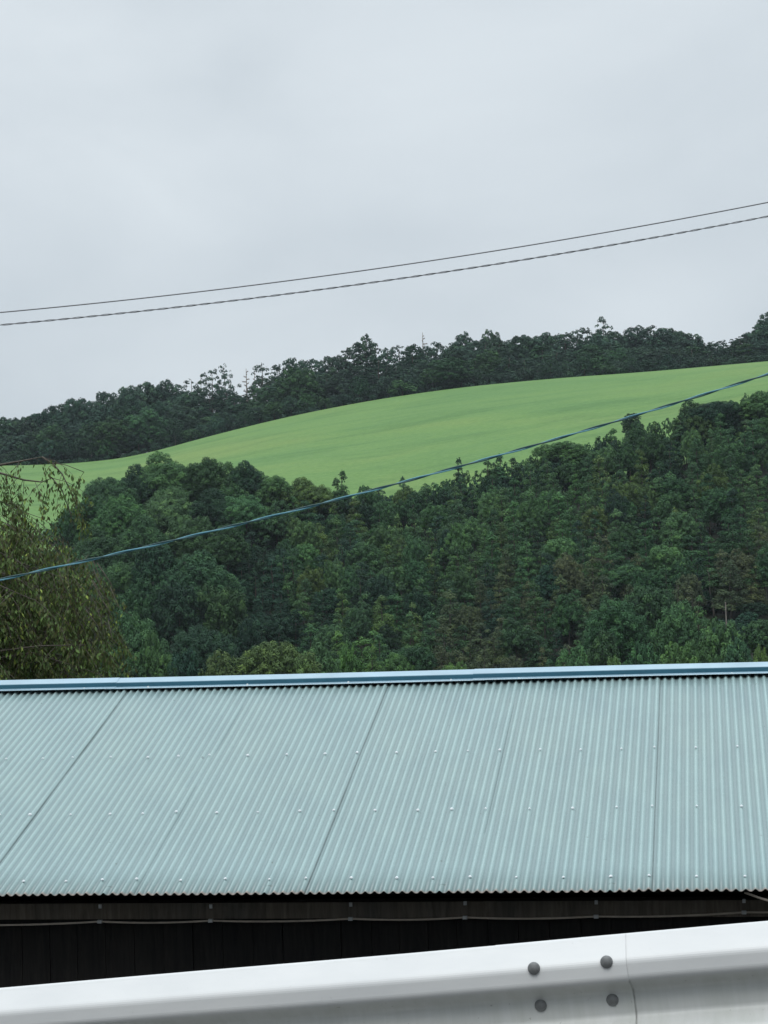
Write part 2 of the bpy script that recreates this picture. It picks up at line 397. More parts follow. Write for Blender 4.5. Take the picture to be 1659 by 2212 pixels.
# ------------------------------------------------------------------ guardrail and road
PHI = math.radians(14)
g_h = Vector((math.cos(PHI), -math.sin(PHI), 0)); g_n = Vector((-math.sin(PHI), -math.cos(PHI), 0))   # g_n: towards the road
Pc = at(570, 922.5 + (768 - 570) * (989 - 922.5) / 768, 4.7)
Pl = hit_plane(0, 988.8, Pc, g_n); Pr = hit_plane(768, 922.4, Pc, g_n)
g_d = (Pr - Pl).normalized(); g_u = g_n.cross(g_d) * -1.0
if g_u.z < 0: g_u = -g_u
seam_p = hit_plane(1352 * K, 2018 * K, Pc, g_n)
RM = Matrix(((g_d.x, g_n.x, g_u.x, seam_p.x), (g_d.y, g_n.y, g_u.y, seam_p.y), (g_d.z, g_n.z, g_u.z, seam_p.z), (0, 0, 0, 1)))
rail = thing('guardrail', 'white corrugated steel guardrail with four grey bolts beside the dark shed', 'guardrail')
rail.matrix_world = RM
# W profile: (towards road, up) from the top edge down
def _arc(p0, c_, p1, n=5):
    return [((1 - t) ** 2 * p0[0] + 2 * t * (1 - t) * c_[0] + t * t * p1[0], (1 - t) ** 2 * p0[1] + 2 * t * (1 - t) * c_[1] + t * t * p1[1]) for t in np.linspace(0, 1, n)]
_half = [(-0.006, 0.0)] + _arc((-0.001, 0.001), (0.004, 0.0), (0.008, -0.006), 4) + _arc((0.042, -0.043), (0.049, -0.0505), (0.0495, -0.060)) \
    + _arc((0.0495, -0.084), (0.049, -0.095), (0.041, -0.1015), 6) + _arc((0.010, -0.121), (0.001, -0.127), (0.0, -0.137), 6)
raw = _half + [(d, -0.315 - z) for d, z in _half[::-1]]
def w_beam(x0, x1, off):
    T = 0.0035; vs = []; n = len(raw)
    nx = max(2, int((x1 - x0) / 0.25)); fs = []
    xs = np.linspace(x0, x1, nx)
    for x in xs:
        wob = 0.0012 * math.sin(x * 2.3) + 0.0008 * math.sin(x * 5.1 + 1)
        for (d, z) in raw: vs.append((x, d + off + wob, z + wob))
        for (d, z) in raw: vs.append((x, d + off - T + wob, z + wob))
    S = 2 * n
    for i in range(nx - 1):
        a, b = i * S, (i + 1) * S
        for k in range(n - 1):
            fs.append((a + k, b + k, b + k + 1, a + k + 1)[::-1]); fs.append((a + n + k, a + n + k + 1, b + n + k + 1, b + n + k)[::-1])
        fs.append((a, a + n, b + n, b)[::-1]); fs.append((a + n - 1, b + n - 1, b + S - 1, a + S - 1)[::-1])
    for a, rv in ((0, 1), ((nx - 1) * S, 0)):
        for k in range(n - 1):
            q = (a + k, a + k + 1, a + n + k + 1, a + n + k); fs.append(q if rv else q[::-1])
    b = MB(); b.add(vs, fs); return b
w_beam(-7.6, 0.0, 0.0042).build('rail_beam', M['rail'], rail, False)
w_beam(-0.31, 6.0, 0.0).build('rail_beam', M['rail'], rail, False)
def dome_bolt(r, h):
    vs, fs = [], []; S, Rn = 20, 6
    for i in range(Rn):
        w = (i / Rn) * math.pi / 2
        for k in range(S):
            a = 2 * math.pi * k / S; vs.append((r * math.cos(w) * math.cos(a), h * math.sin(w), r * math.cos(w) * math.sin(a)))
    vs.append((0, h, 0)); top = len(vs) - 1
    for i in range(Rn - 1):
        for k in range(S):
            k2 = (k + 1) % S; fs.append((i * S + k, (i + 1) * S + k, (i + 1) * S + k2, i * S + k2))
    for k in range(S): fs.append(((Rn - 1) * S + k, top, (Rn - 1) * S + (k + 1) % S))
    vs += [(r * 1.0 * math.cos(2 * math.pi * k / S), -0.004, r * math.sin(2 * math.pi * k / S)) for k in range(S)]
    b0 = top + 1
    for k in range(S): fs.append((b0 + k, k, (k + 1) % S, b0 + (k + 1) % S))
    # two raised casting marks like the worn slot on the head
    b = MB(); b.add(vs, fs); return b
bolt_me = dome_bolt(0.0145, 0.0085).mesh('bolt', [M['bolt']], True)
for (X, Y, d) in ((1153, 2092, 0.0545), (1310, 2078, 0.0545), (1168, 2172, 0.0044), (1323, 2160, 0.0044)):
    p = hit_plane(X * K, Y * K, seam_p + g_n * d, g_n); q = RM.inverted() @ p
    link('bolt', bolt_me, rail, (q.x, d, q.z))
for k in (-3, -2, -1, 0, 1, 2):                                      # posts on the valley side, hidden behind the beam from here
    pb = MB(); x = -0.15 + 2.0 * k
    pb.tube([(x, -0.075, -0.95), (x, -0.075, -0.06)], 0.057, 12); pb.box((x - 0.05, -0.02, -0.22), (0.10, 0, 0), (0, 0.012, 0), (0, 0, 0.09))
    pb.build('post', M['rail'], rail, False)
road = MB()
def rl(x, y, z): return RM @ Vector((x, y, z))
c = [rl(-9, 6.5, -0.75), rl(7, 6.5, -0.75), rl(7, -0.18, -0.75), rl(-9, -0.18, -0.75)]
lo = [Vector((p.x, p.y, -2.2)) for p in c]
road.add(c + lo, [(0, 3, 2, 1)[::-1], (4, 5, 6, 7)[::-1], (0, 1, 5, 4), (1, 2, 6, 5), (2, 3, 7, 6), (3, 0, 4, 7)])
ro = road.build('road', M['asphalt']); ro['kind'] = 'structure'

# ------------------------------------------------------------------ shed
E0 = at(384, 893.5, 6.88)
dv = _f + _r * ((690 - 384) / F) + _u * ((66 + 512) / F)            # vanishing direction of the roof slope
dv.normalize()
head = math.atan2(dv.x, dv.y); pitch_r = math.atan2(dv.z, math.hypot(dv.x, dv.y))
e_d = Vector((math.cos(head), -math.sin(head), 0)); h_d = Vector((math.sin(head), math.cos(head), 0)); up = Vector((0, 0, 1))
d_d = dv; n_d = e_d.cross(d_d).normalized()                         # n_d: out of the roof
def solve_t(px, py):
    d = ray(px, py); t = (E0 - EYE).dot(n_d) / d.dot(n_d); q = EYE + d * t - E0
    return q.dot(e_d), q.dot(d_d)
shed = thing('shed', 'dark charred-timber shed with pale blue corrugated metal roof behind the white guardrail', 'shed')
shed.matrix_world = Matrix(((e_d.x, h_d.x, 0, E0.x), (e_d.y, h_d.y, 0, E0.y), (0, 0, 1, E0.z), (0, 0, 0, 1)))
S_IN = shed.matrix_world.inverted()
WV = 0.032; AMP = 0.0095
_, t_ridge = solve_t(384, 681); T_LEN = t_ridge + 0.05
s0, _t = solve_t(1952 / 1.62 / 3.9375, 1905 * K)                    # a lap between two sheets
roof_rot = Matrix.Rotation(pitch_r, 4, 'X')
def wave(w): return AMP * (0.5 + 0.5 * math.cos(2 * math.pi * w)) ** 1.7
def roof_sheet(nw, seed, length, per=10, rows=10):
    """one sheet; its right edge rides over the first wave of the next sheet"""
    vs, fs, mi = [], [], []; r = random.Random(seed); n = int((nw + 1.45) * per) + 1
    ph = r.uniform(0, 6)
    for j in range(rows + 1):
        t = length * j / rows
        for i in range(n):
            w = i / per - 1.0
            lift = (0.0028 if nw == 19 else 0.0005) * min(1, max(0, w - nw + 1.4))
            wob = 0.0009 * math.sin(t * 3.1 + ph) + 0.0006 * math.sin(t * 7.7 + w * 0.2 + ph)
            vs.append((w * WV + 0.0004 * math.sin(t * 5 + ph), t + 0.0025 * math.sin(ph * 3 + w * .11), wave(w) + lift + wob))
    top = len(vs)
    vs += [(x, y, z - 0.0012) for (x, y, z) in vs]
    for j in range(rows):
        for i in range(n - 1):
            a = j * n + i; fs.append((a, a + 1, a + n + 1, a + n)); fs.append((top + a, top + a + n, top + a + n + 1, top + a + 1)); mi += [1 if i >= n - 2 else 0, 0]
    for i in range(n - 1): fs.append((i, top + i, top + i + 1, i + 1)); a = rows * n + i; fs.append((a, a + 1, top + a + 1, top + a)); mi += [0, 0]
    for j in range(rows):
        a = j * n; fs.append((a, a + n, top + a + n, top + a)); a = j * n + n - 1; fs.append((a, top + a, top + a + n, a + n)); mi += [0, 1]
    b = MB(); b.add(vs, fs); b.m = mi; return b
sb = MB()                                                           # screw cap: washer and dome
sb.tube([(0, 0, -0.003), (0, 0, 0.0015)], [0.0105, 0.0095], 14); sb.tube([(0, 0, 0.0015), (0, 0, 0.004), (0, 0, 0.006)], [0.0075, 0.0065, 0.002], 12)
screw_me = sb.mesh('screw_cap', [M['screw']], True)
ROWS_T = [solve_t(384, y * K)[1] for y in (1904.5, 1757.5, 1632.5)]
print('roof: heading %.1f pitch %.1f length %.2f rows %s' % (math.degrees(head), math.degrees(pitch_r), T_LEN, ['%.2f' % t for t in ROWS_T]))
widths = [18, 19] * 12
start = -7 * 18.5                                                   # sheet k starts at wave index starts[k]
starts = []; w = 0
seq = []
w = -int(3 * 37 + 18)
while w < 110:
    nw = 18 if (len(seq) % 2 == 0) else 19
    seq.append((w, nw)); w += nw
# align so that one 18-wave sheet starts at wave 0
base = min((abs(a), a) for a, n in seq if n == 18)[1]
seq = [(a - base, n) for a, n in seq]
rnd = random.Random(5)
for k, (a, nw) in enumerate(seq):
    o = roof_sheet(nw, 100 + k, T_LEN + rnd.uniform(-0.004, 0.004)).build('roof_sheet', [M['roof'], M['roof_lap' if nw == 19 else 'roof_lap_plain']], shed, True)
    o.matrix_local = Matrix.Translation((s0 + a * WV, 0, 0)) @ roof_rot
    offs = [0, 5, 10, 14] if nw == 18 else [0, 5, 10, 15]
    px0, _ = project(E0 + e_d * (s0 + a * WV))
    if -260 < px0 < 800:
        for t in ROWS_T:
            for of in offs:
                pp = project(E0 + e_d * (s0 + (a + of) * WV) + d_d * t)
                if not (-8 < pp[0] < 776): continue
                s_ = link('screw_cap', screw_me, o)
                s_.location = (of * WV + rnd.uniform(-.002, .002), t + rnd.uniform(-0.006, 0.006), AMP + (0.0075 if of == 0 else 0.005))
                s_.rotation_euler = (rnd.uniform(-.25, .25), rnd.uniform(-.25, .25), 0); sc = rnd.uniform(0.44, 0.66); s_.scale = (sc, sc, sc)
smin = s0 + seq[0][0] * WV; smax = s0 + (seq[-1][0] + seq[-1][1]) * WV
# back slope, falling away behind the ridge
yr, zr = T_LEN * math.cos(pitch_r), T_LEN * math.sin(pitch_r)
bk = MB(); nb = int((smax - smin) / WV * 6); vs, fs = [], []
for j, t in enumerate((0.0, 0.9, 1.8)):
    for i in range(nb + 1):
        w = i / 6; vs.append((smin + w * WV, yr + 0.02 + t * math.cos(pitch_r), zr - t * math.sin(pitch_r) + wave(w)))
for j in range(2):
    for i in range(nb): a = j * (nb + 1) + i; fs.append((a, a + 1, a + nb + 2, a + nb + 1))
bk.add(vs, fs); bk.build('rear_roof_sheet', M['roof'], shed, True)
# ridge cap in lengths that lap each other: gently sloping top, upright face, small lip
cap_prof = [(0.055, 0.0), (0.0, -0.0190), (-0.0025, -0.0220), (-0.0025, -0.0375), (-0.004, -0.0390), (-0.018, -0.0440), (-0.019, -0.0460)]
# place: top front edge of the cap (profile point 1) passes through the picture's line between pale top and dark face
q = hit_plane(384, 676.2, E0 + d_d * solve_t(384, 685.6)[1], h_d); ql = S_IN @ q
cy, cz = ql.y, ql.z + 0.0190
def cap_piece(x0, x1, lift):
    b = MB(); prof = [(cy + y - lift * .6, cz + z + lift) for y, z in cap_prof]
    back = [(2 * (cy + 0.055) - y, z) for y, z in prof[::-1][:-1]]
    prof = prof[::-1] + back[::-1]
    n = len(prof); nx = 5; vs = []
    for i in range(nx):
        x = x0 + (x1 - x0) * i / (nx - 1); wz = 0.0012 * math.sin(x * 1.9)
        vs += [(x, y, z + wz) for y, z in prof] + [(x, y + (0.0012 if k < n // 2 else -0.0012), z - 0.0014 + wz) for k, (y, z) in enumerate(prof)]
    S2 = 2 * n; fs = []; mi = []
    for i in range(nx - 1):
        a, c2 = i * S2, (i + 1) * S2
        for k in range(n - 1):
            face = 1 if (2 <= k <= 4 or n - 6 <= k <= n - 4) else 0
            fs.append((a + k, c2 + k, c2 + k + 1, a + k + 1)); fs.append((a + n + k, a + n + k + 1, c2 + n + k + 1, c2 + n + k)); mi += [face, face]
        fs.append((a, a + n, c2 + n, c2)); fs.append((a + n - 1, c2 + n - 1, c2 + S2 - 1, a + S2 - 1)); mi += [0, 0]
    for a in (0, (nx - 1) * S2):
        for k in range(n - 1): fs.append((a + k, a + k + 1, a + n + k + 1, a + n + k)); mi.append(0)
    b.add(vs, fs); b.m = mi; return b
j1 = (S_IN @ hit_plane(228 * K, 1466 * K, q, h_d)).x; j2 = (S_IN @ hit_plane(1022 * K, 1447 * K, q, h_d)).x
step = j2 - j1; xs = [j1 + step * k for k in range(-2, 4)]
for k in range(len(xs) - 1):
    b = cap_piece(xs[k] - 0.0, xs[k + 1] + 0.05, 0.0016 * (1 if k % 2 else 0))
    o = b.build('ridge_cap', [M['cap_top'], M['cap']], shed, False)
    for x in np.arange(xs[k] + 0.2, xs[k + 1], 0.455):
        nb_ = MB(); nb_.tube([(x, cy - 0.011, cz - 0.044), (x, cy - 0.012, cz - 0.038)], [0.0055, 0.0035], 8); nb_.build('nail', M['screw'], o)
# walls: charred vertical boards, a weathered beam under the eave, sagging conduit on clips
WY = 0.22                                                           # the wall stands this far behind the eave edge
wall_p = E0 + h_d * WY
def wz(y, x=384): return (S_IN @ hit_plane(x, y, wall_p, h_d)).z
zb_top, zb_bot = wz(902.0), wz(918.2)
bm = MB(); bm.box((smin + 0.1, WY, zb_bot), (smax - smin - 0.2, 0, 0), (0, 0.09, 0), (0, 0, zb_top - zb_bot))
bm.build('beam', M['beam'], shed)
gbase = -1.95 - E0.z
wb = MB(); x = smin + 0.12; r = random.Random(3)
while x < smax - 0.15:
    w_ = 0.105 + r.uniform(-0.008, 0.008); dy = r.uniform(0, 0.006)
    wb.box((x, WY + 0.035 + dy, gbase), (w_ - 0.002, 0, 0), (0, 0.02, 0), (0, 0, zb_bot - gbase - 0.001)); x += w_
wb.build('board_wall', M['char'], shed)
D_BACK = 2 * yr - WY
for xx in (smin + 0.12, smax - 0.16):
    g = MB(); y0, y1 = WY + 0.09, D_BACK - 0.1
    zt0 = y0 * math.tan(pitch_r) - 0.03; ztm = yr * math.tan(pitch_r) - 0.03
    prof = [(y0, gbase), (y1, gbase), (y1, zt0), (yr, ztm), (y0, zt0)]
    vs = [(xx, y, z) for y, z in prof] + [(xx + 0.03, y, z) for y, z in prof]
    g.add(vs, [(0, 1, 2, 3, 4)[::-1], (5, 6, 7, 8, 9)] + [(k, (k + 1) % 5, 5 + (k + 1) % 5, 5 + k) for k in range(5)]); g.build('gable_wall', M['char'], shed)
g = MB(); g.box((smin + 0.12, D_BACK - 0.08, gbase), (smax - smin - 0.3, 0, 0), (0, 0.03, 0), (0, 0, zt0 - gbase)); g.build('rear_wall', M['char'], shed)
ft = MB(); ft.box((smin + 0.1, WY + 0.0, gbase - 0.3), (smax - smin - 0.22, 0, 0), (0, D_BACK - WY, 0), (0, 0, 0.32)); ft.build('footing', M['concrete'], shed)
rf = MB(); xr = smin + 0.2
while xr < smax - 0.2:
    a0 = Vector((xr, 0.17, 0.17 * math.tan(pitch_r) - 0.062)); rf.box(a0, (0.04, 0, 0), Vector((0, 1, math.tan(pitch_r))) * (yr - 0.22), (0, 0, 0.05)); xr += 0.455
rf.build('rafter', M['char'], shed)
sk = MB(); sk.box((smin + 0.1, 0.02, -0.012 + 0.02 * math.tan(pitch_r)), (smax - smin - 0.2, 0, 0), Vector((0, 1, math.tan(pitch_r))) * (yr - 0.06), (0, 0, 0.009))
sk.build('roof_decking', M['char'], shed)
clip_px = [(-120, 1957, 1997), (217, 1957, 1990), (456, 1957, 1988), (758, 1953, 1984), (1005, 1950, 1981), (1288, 1948, 1979), (1607, 1945, 1970), (1900, 1942, 1958)]
cps = []
for (X, yt, yb) in clip_px:
    a = S_IN @ hit_plane(X * K, yt * K, wall_p, h_d); b2 = S_IN @ hit_plane(X * K, yb * K, wall_p, h_d)
    cl = MB(); cl.box((a.x - 0.0055, WY - 0.006, a.z - 0.008), (0.011, 0, 0), (0, 0.006, 0), (0, 0, 0.014)); cl.build('clip', M['clip'], shed)
    cl = MB(); cl.box((b2.x - 0.008, WY - 0.013, b2.z - 0.006), (0.016, 0, 0), (0, 0.013, 0), (0, 0, 0.011)); cl.build('clip', M['clip'], shed)
    cps.append(Vector((b2.x, WY - 0.007, b2.z)))
cps = [cps[0] + Vector((-1.5, 0, -0.02))] + cps + [cps[-1] + Vector((1.2, 0, 0.06))]
pts = []
for a, b2 in zip(cps[:-1], cps[1:]):
    for i in range(8):
        t = i / 8; p = a.lerp(b2, t); p.z -= 0.006 * 4 * t * (1 - t); pts.append(p)
pts.append(cps[-1])
cd = MB(); cd.tube(pts, 0.0036, 8); cd.build('conduit', M['conduit'], shed, True)
a = S_IN @ hit_plane(2935 / 3.9375, 3515 / 3.9375, E0 + h_d * 0.03, h_d); b2 = S_IN @ hit_plane(3060 / 3.9375, 3556 / 3.9375, E0 + h_d * 0.03, h_d)
dw = MB(); dw.tube([a + Vector((0, 0.10, 0.02)), a, a.lerp(b2, 0.5) + Vector((0, 0, -0.002)), b2, b2 + Vector((0.4, 0.05, -0.16))], 0.0045, 8)
dw.build('wire_stay', M['conduit'], shed, True)

# ------------------------------------------------------------------ overhead cables
def cable_line(a, b, c, depth, x0=-3600, x1=4600, n=1400):
    X = np.linspace(x0, x1, n); return [big(x, a + b * x + c * x * x, depth) for x in X]
def twist(pts, rad, pitch, phase, r):
    out = []; s = 0.0
    for i, p in enumerate(pts):
        if i: s += (pts[i] - pts[i - 1]).length
        w = 2 * math.pi * s / pitch + phase
        out.append(p + Vector((0, math.cos(w), math.sin(w))) * rad)
    m = MB(); m.tube(out, r, 6); return m
cb = MB(); cb.tube(cable_line(675, -0.0904, -3.196e-5, 14.0, n=300), 0.0044, 6)
tag(cb.build('overhead_cable', M['wire'], None, True), 'upper thin grey overhead cable crossing the cloudy sky', 'cable')
pl = cable_line(702, -0.0885, -3.196e-5, 14.0, n=1600)
cb = twist(pl, 0.0034, 0.20, 0.0, 0.0036); c2 = twist(pl, 0.0046, 0.20, math.pi, 0.0026); cb.add(c2.v, c2.f)
tag(cb.build('overhead_cable', M['wire'], None, True), 'lower wavy twisted dark grey cable crossing the cloudy sky', 'cable')
pl = cable_line(1252, -0.2144, -3.2e-5, 9.0, n=1500)
tw = thing('twisted_cable', 'twisted blue and teal cable slanting in front of the forest', 'cable', tuple(pl[750]))
for nm, mt, ph, rr in (('teal_strand', 'teal', 0, 0.0036), ('blue_strand', 'blue', math.pi, 0.0034)):
    m = twist(pl, 0.0036, 0.34, ph, rr); m.v = [tuple(Vector(v) - pl[750]) for v in m.v]; m.build(nm, M[mt], tw, True)

# ------------------------------------------------------------------ foliage meshes
def leaves_at(pos, nrm, size, rg, aspect=0.66, jitter=0.24):
    n = len(pos); nrm = nrm + rg.normal(0, jitter, (n, 3)); nrm /= np.linalg.norm(nrm, axis=1, keepdims=True) + 1e-9
    t = np.cross(nrm, rg.normal(0, 1, (n, 3))); t /= np.linalg.norm(t, axis=1, keepdims=True) + 1e-9
    b = np.cross(nrm, t); L = (size * rg.uniform(0.65, 1.35, n))[:, None]; W = L * aspect
    v = np.stack([pos + t * L * .5, pos + b * W * .5 + nrm * L * .06, pos - t * L * .5, pos - b * W * .5 + nrm * L * .06], 1)
    return v.reshape(-1, 3)
def puff(lobes, size, per_area, rg, up_bias=0.35, jit=0.55, zcut=-0.35):
    P, Nn, T = [], [], []
    for (c, r, sq) in lobes:
        n = max(8, int(4 * math.pi * r * r * per_area)); d = rg.normal(0, 1, (n, 3)); d[:, 2] += up_bias
        d /= np.linalg.norm(d, axis=1, keepdims=True); d = d[d[:, 2] > zcut]
        rad = r * rg.uniform(0.62, 1.08, len(d)) ** 0.8
        p = d * rad[:, None]; p[:, 2] *= sq; P.append(p + np.asarray(c)); nn = d.copy(); nn[:, 2] = nn[:, 2] / sq + 0.25; Nn.append(nn)
        T.append(np.clip(rg.normal(rg.uniform(0.22, 0.78), 0.09, len(d)), 0, 1))
    return np.concatenate(P), np.concatenate(Nn), np.concatenate(T)
def crown_mesh(name, lobes, size, per_area, seed, **kw):
    rg = np.random.default_rng(seed); P, Nn, T = puff(lobes, size, per_area, rg, **kw)
    V = leaves_at(P, Nn, size, rg); return mesh_from(name, V, np.arange(len(V)).reshape(-1, 4), [M['leaf']], face_attr=T)
def trunk_mesh(name, h, r, seed, mat, limbs=5, spread=2.5, z0=0.35, rise=0.5):
    rd = random.Random(seed); b = MB(); pts, rads = [], []; x = y = 0
    for i in range(9):
        t = i / 8; pts.append((x, y, h * t - (0.6 if i == 0 else 0))); rads.append(r * (1.25 if i == 0 else 1) * (1 - 0.85 * t) + 0.01)
        x += rd.uniform(-.012, .012) * h; y += rd.uniform(-.012, .012) * h
    b.tube(pts, rads, 8)
    for k in range(limbs):
        t = z0 + (0.95 - z0) * (k + rd.random()) / limbs; a = rd.uniform(0, 6.28); L = spread * rd.uniform(0.6, 1.1) * (1.1 - 0.6 * t)
        p0 = Vector(pts[min(8, int(t * 8))]); p0.z = h * t
        b.tube([p0, p0 + Vector((math.cos(a), math.sin(a), rise * .7)) * L * .5, p0 + Vector((math.cos(a), math.sin(a), rise)) * L], [r * .3 * (1.1 - t), r * .2 * (1.1 - t), 0.012], 5)
    return b.mesh(name, [M[mat]], True)
def conifer_lobes(h, r, seed, point=0.0):
    rd = random.Random(seed); L = []; z = h * 0.30; k = 0
    while z < h - 0.3:
        t = (z - h * 0.30) / (h * 0.70); R = r * ((1 - t) ** (0.55 + point * 1.2)) * rd.uniform(0.86, 1.1); n = max(3, int(2 * math.pi * R / 1.65))
        ph = rd.uniform(0, 6.28)
        for i in range(n):
            a = ph + 6.283 * i / n + rd.uniform(-.25, .25); rr = R * rd.uniform(0.55, 0.95)
            L.append(((rr * math.cos(a), rr * math.sin(a), z + rd.uniform(-.3, .35)), rd.uniform(0.58, 1.0) * (1 - (0.30 if point < .2 else .45) * t), rd.uniform(0.75, 1.0)))
        z += rd.uniform(0.85, 1.2)
    L.append(((0, 0, h - 0.45), 0.5 - 0.2 * point, 1.2 + point)); return L
def broad_lobes(R, H, zc, seed, nsub=12, nl=13, low=-0.55):
    """a crown of several boughs, each a bumpy mass of small leaf clumps"""
    rd = random.Random(seed); L = []
    for i in range(nsub):
        zz = 1 - (1 - low) * (i + .4) / nsub; rr = math.sqrt(max(0, 1 - zz * zz)); a = i * 2.39996 + rd.uniform(-.4, .4); s = rd.uniform(.52, .82)
        c_ = Vector((rr * math.cos(a) * R * s, rr * math.sin(a) * R * s, zc + zz * H * s)); br = R * rd.uniform(.30, .46)
        for j in range(nl):
            z2 = 1 - 1.5 * (j + .5) / nl; r2_ = math.sqrt(max(0, 1 - z2 * z2)); a2 = j * 2.39996 + i
            q = rd.uniform(.72, 1.02); L.append(((c_.x + r2_ * math.cos(a2) * br * q, c_.y + r2_ * math.sin(a2) * br * q, c_.z + z2 * br * q * .9), br * rd.uniform(.28, .46), rd.uniform(.8, 1.05)))
    return L
LEAF_C, LEAF_B = 0.24, 0.34
CON = [(crown_mesh('crown', conifer_lobes(10, 2.1, 20 + i, 0.0 if i < 5 else 0.35), LEAF_C, 24, 40 + i), trunk_mesh('trunk', 9.6, 0.17, 60 + i, 'bark', 4, 1.2), 10.0, 2.2) for i in range(7)]
SPIRE = [(crown_mesh('crown', conifer_lobes(11, 1.9, 120 + i, 0.55), LEAF_C, 26, 140 + i), trunk_mesh('trunk', 10.8, 0.17, 160 + i, 'bark', 4, 1.0), 11.0, 1.9) for i in range(2)]
BRO = [(crown_mesh('crown', broad_lobes(5, 4.8, 8.4, 200 + i, 13, 13), LEAF_B, 16, 220 + i), trunk_mesh('trunk', 10.0, 0.32, 240 + i, 'bark', 6, 4.0), 13.2, 5.0) for i in range(7)]
BIG = [(crown_mesh('crown', broad_lobes(7, 7.0, 13.5, 500 + i, 15, 20), .34, 14, 510 + i), trunk_mesh('trunk', 16.0, 0.5, 520 + i, 'bark', 7, 7.0), 21.0, 7.0) for i in range(5)]
BROL = [(crown_mesh('crown', broad_lobes(5, 6.4, 6.4, 260 + i, 19, 12, -.95), LEAF_B + .06, 13, 270 + i), trunk_mesh('trunk', 10.0, 0.32, 280 + i, 'bark', 6, 4.0), 13.0, 5.0) for i in range(5)]
BUSH = [(crown_mesh('crown', broad_lobes(2.2, 2.1, 1.8, 300 + i, 9, 10), 0.26, 22, 320 + i), trunk_mesh('trunk', 2.4, 0.10, 340 + i, 'bark', 5, 1.6, 0.1), 4.0, 2.2) for i in range(4)]
def rag_lobes(h, r, seed):
    """dense ragged pine crown down to the ground with spiky ends"""
    rd = random.Random(seed); L = []; z = 0.8
    while z < h - .4:
        t = z / h; R = r * (1 - t ** 3) ** .7 * rd.uniform(.75, 1.12) + .25; n = max(3, int(2 * math.pi * R / 1.5)); ph = rd.uniform(0, 6.28)
        for i in range(n):
            a = ph + 6.283 * i / n + rd.uniform(-.35, .35); rr = R * rd.uniform(.55, 1.08)
            L.append(((rr * math.cos(a), rr * math.sin(a), z + rd.uniform(-.4, .4) + (.3 if rr > R * .9 else 0)), rd.uniform(.45, .95) * (1 - .3 * t), rd.uniform(.6, 1.0)))
        z += rd.uniform(.7, 1.05)
    for q in range(5): L.append(((rd.uniform(-1, 1) * r * .22, rd.uniform(-1, 1) * r * .22, h - rd.uniform(-.1, .9)), rd.uniform(.25, .5), 1.2))
    return L
def open_pine(seed):
    rd = random.Random(seed); L = [l for l in rag_lobes(14, 3.3, seed) if l[0][2] > 5.0 and rd.random() < .66]
    L = [((x * (.5 + .5 * rd.random()) + .5 * math.sin(z * .5 + seed), y, z), r * rd.uniform(.75, 1.1), q) for (x, y, z), r, q in L]
    return (crown_mesh('crown', L, .36, 12, seed + 3, up_bias=.1), trunk_mesh('trunk', 13.8, .22, seed + 4, 'bark', 16, 3.4, .35, .2), 14.2, 3.4)
PINE_D = [(crown_mesh('crown', rag_lobes(14, 3.4, 460 + i), .40, 10, 470 + i, up_bias=.15, jit=.7), trunk_mesh('trunk', 13.5, .24, 480 + i, 'bark', 7, 3.0, .3), 14.2, 3.5) for i in range(7)]
PINE = [open_pine(700 + i * 11) for i in range(6)]
def bare_tree(h, seed):
    rd = random.Random(seed); b = MB(); b.tube([(0, 0, -.5), (.1, 0, h * .5), (.05, 0, h)], [0.26, 0.18, 0.05], 6)
    for k in range(22):
        t = 0.25 + 0.73 * k / 22; a = rd.uniform(0, 6.28); L = (1.05 - t) * 4.2 * rd.uniform(.6, 1.1); p0 = Vector((.08, 0, h * t)); v = Vector((math.cos(a), math.sin(a), rd.uniform(-.05, .3)))
        b.tube([p0, p0 + v * L * .5, p0 + v * L + Vector((0, 0, .12))], [0.12, 0.09, 0.05], 4)
        for q in range(3):
            s = rd.uniform(.35, .9); a2 = a + rd.uniform(-1, 1); w_ = Vector((math.cos(a2), math.sin(a2), rd.uniform(0, .5))); b.tube([p0 + v * L * s, p0 + v * L * s + w_ * L * .3], [0.07, 0.04], 4)
    return b.mesh('trunk', [M['pale_bark']], True)
BARE = bare_tree(12.0, 9)
BARE_DARK = bare_tree(13.0, 10)

ALL = []      # (object, kind, tone, band, px)
def place(kind, name, var, pos, sxy, sz, tone, rot, jit=0.12, rd=random):
    o = bpy.data.objects.new(name, None); COL.objects.link(o); o.location = pos; o.rotation_euler = (rd.uniform(-.04, .04), rd.uniform(-.04, .04), rot); o.scale = (sxy, sxy, sz)
    c = link('crown', var[0], o); k = 1 + rd.uniform(-jit, jit) * 1.6; g = GREEN[tone]
    c.color = (g[0] * k * rd.uniform(.9, 1.12), g[1] * k, g[2] * k * rd.uniform(.9, 1.1), 1)
    link('trunk', var[1], o); return o
def put_px(kind, name, vars_, X, Ytop, wpx, depth, tone, rd, squash=None, sink=0.0):
    """a tree whose top stands at (X, Ytop) of the picture at the given distance; its foot is on the ground there"""
    top = big(X, Ytop, depth); z = gz(top.x, top.y) - 0.2; h = max(1.5, top.z - z); v = vars_[rd.randrange(len(vars_))]
    sxy = (wpx * K / F * depth) / 2 / v[3]; sz = h / v[2]
    return place(kind, name, v, (top.x, top.y, z), sxy, sz, tone, rd.uniform(0, 6.28), rd=rd)

rd = random.Random(77)
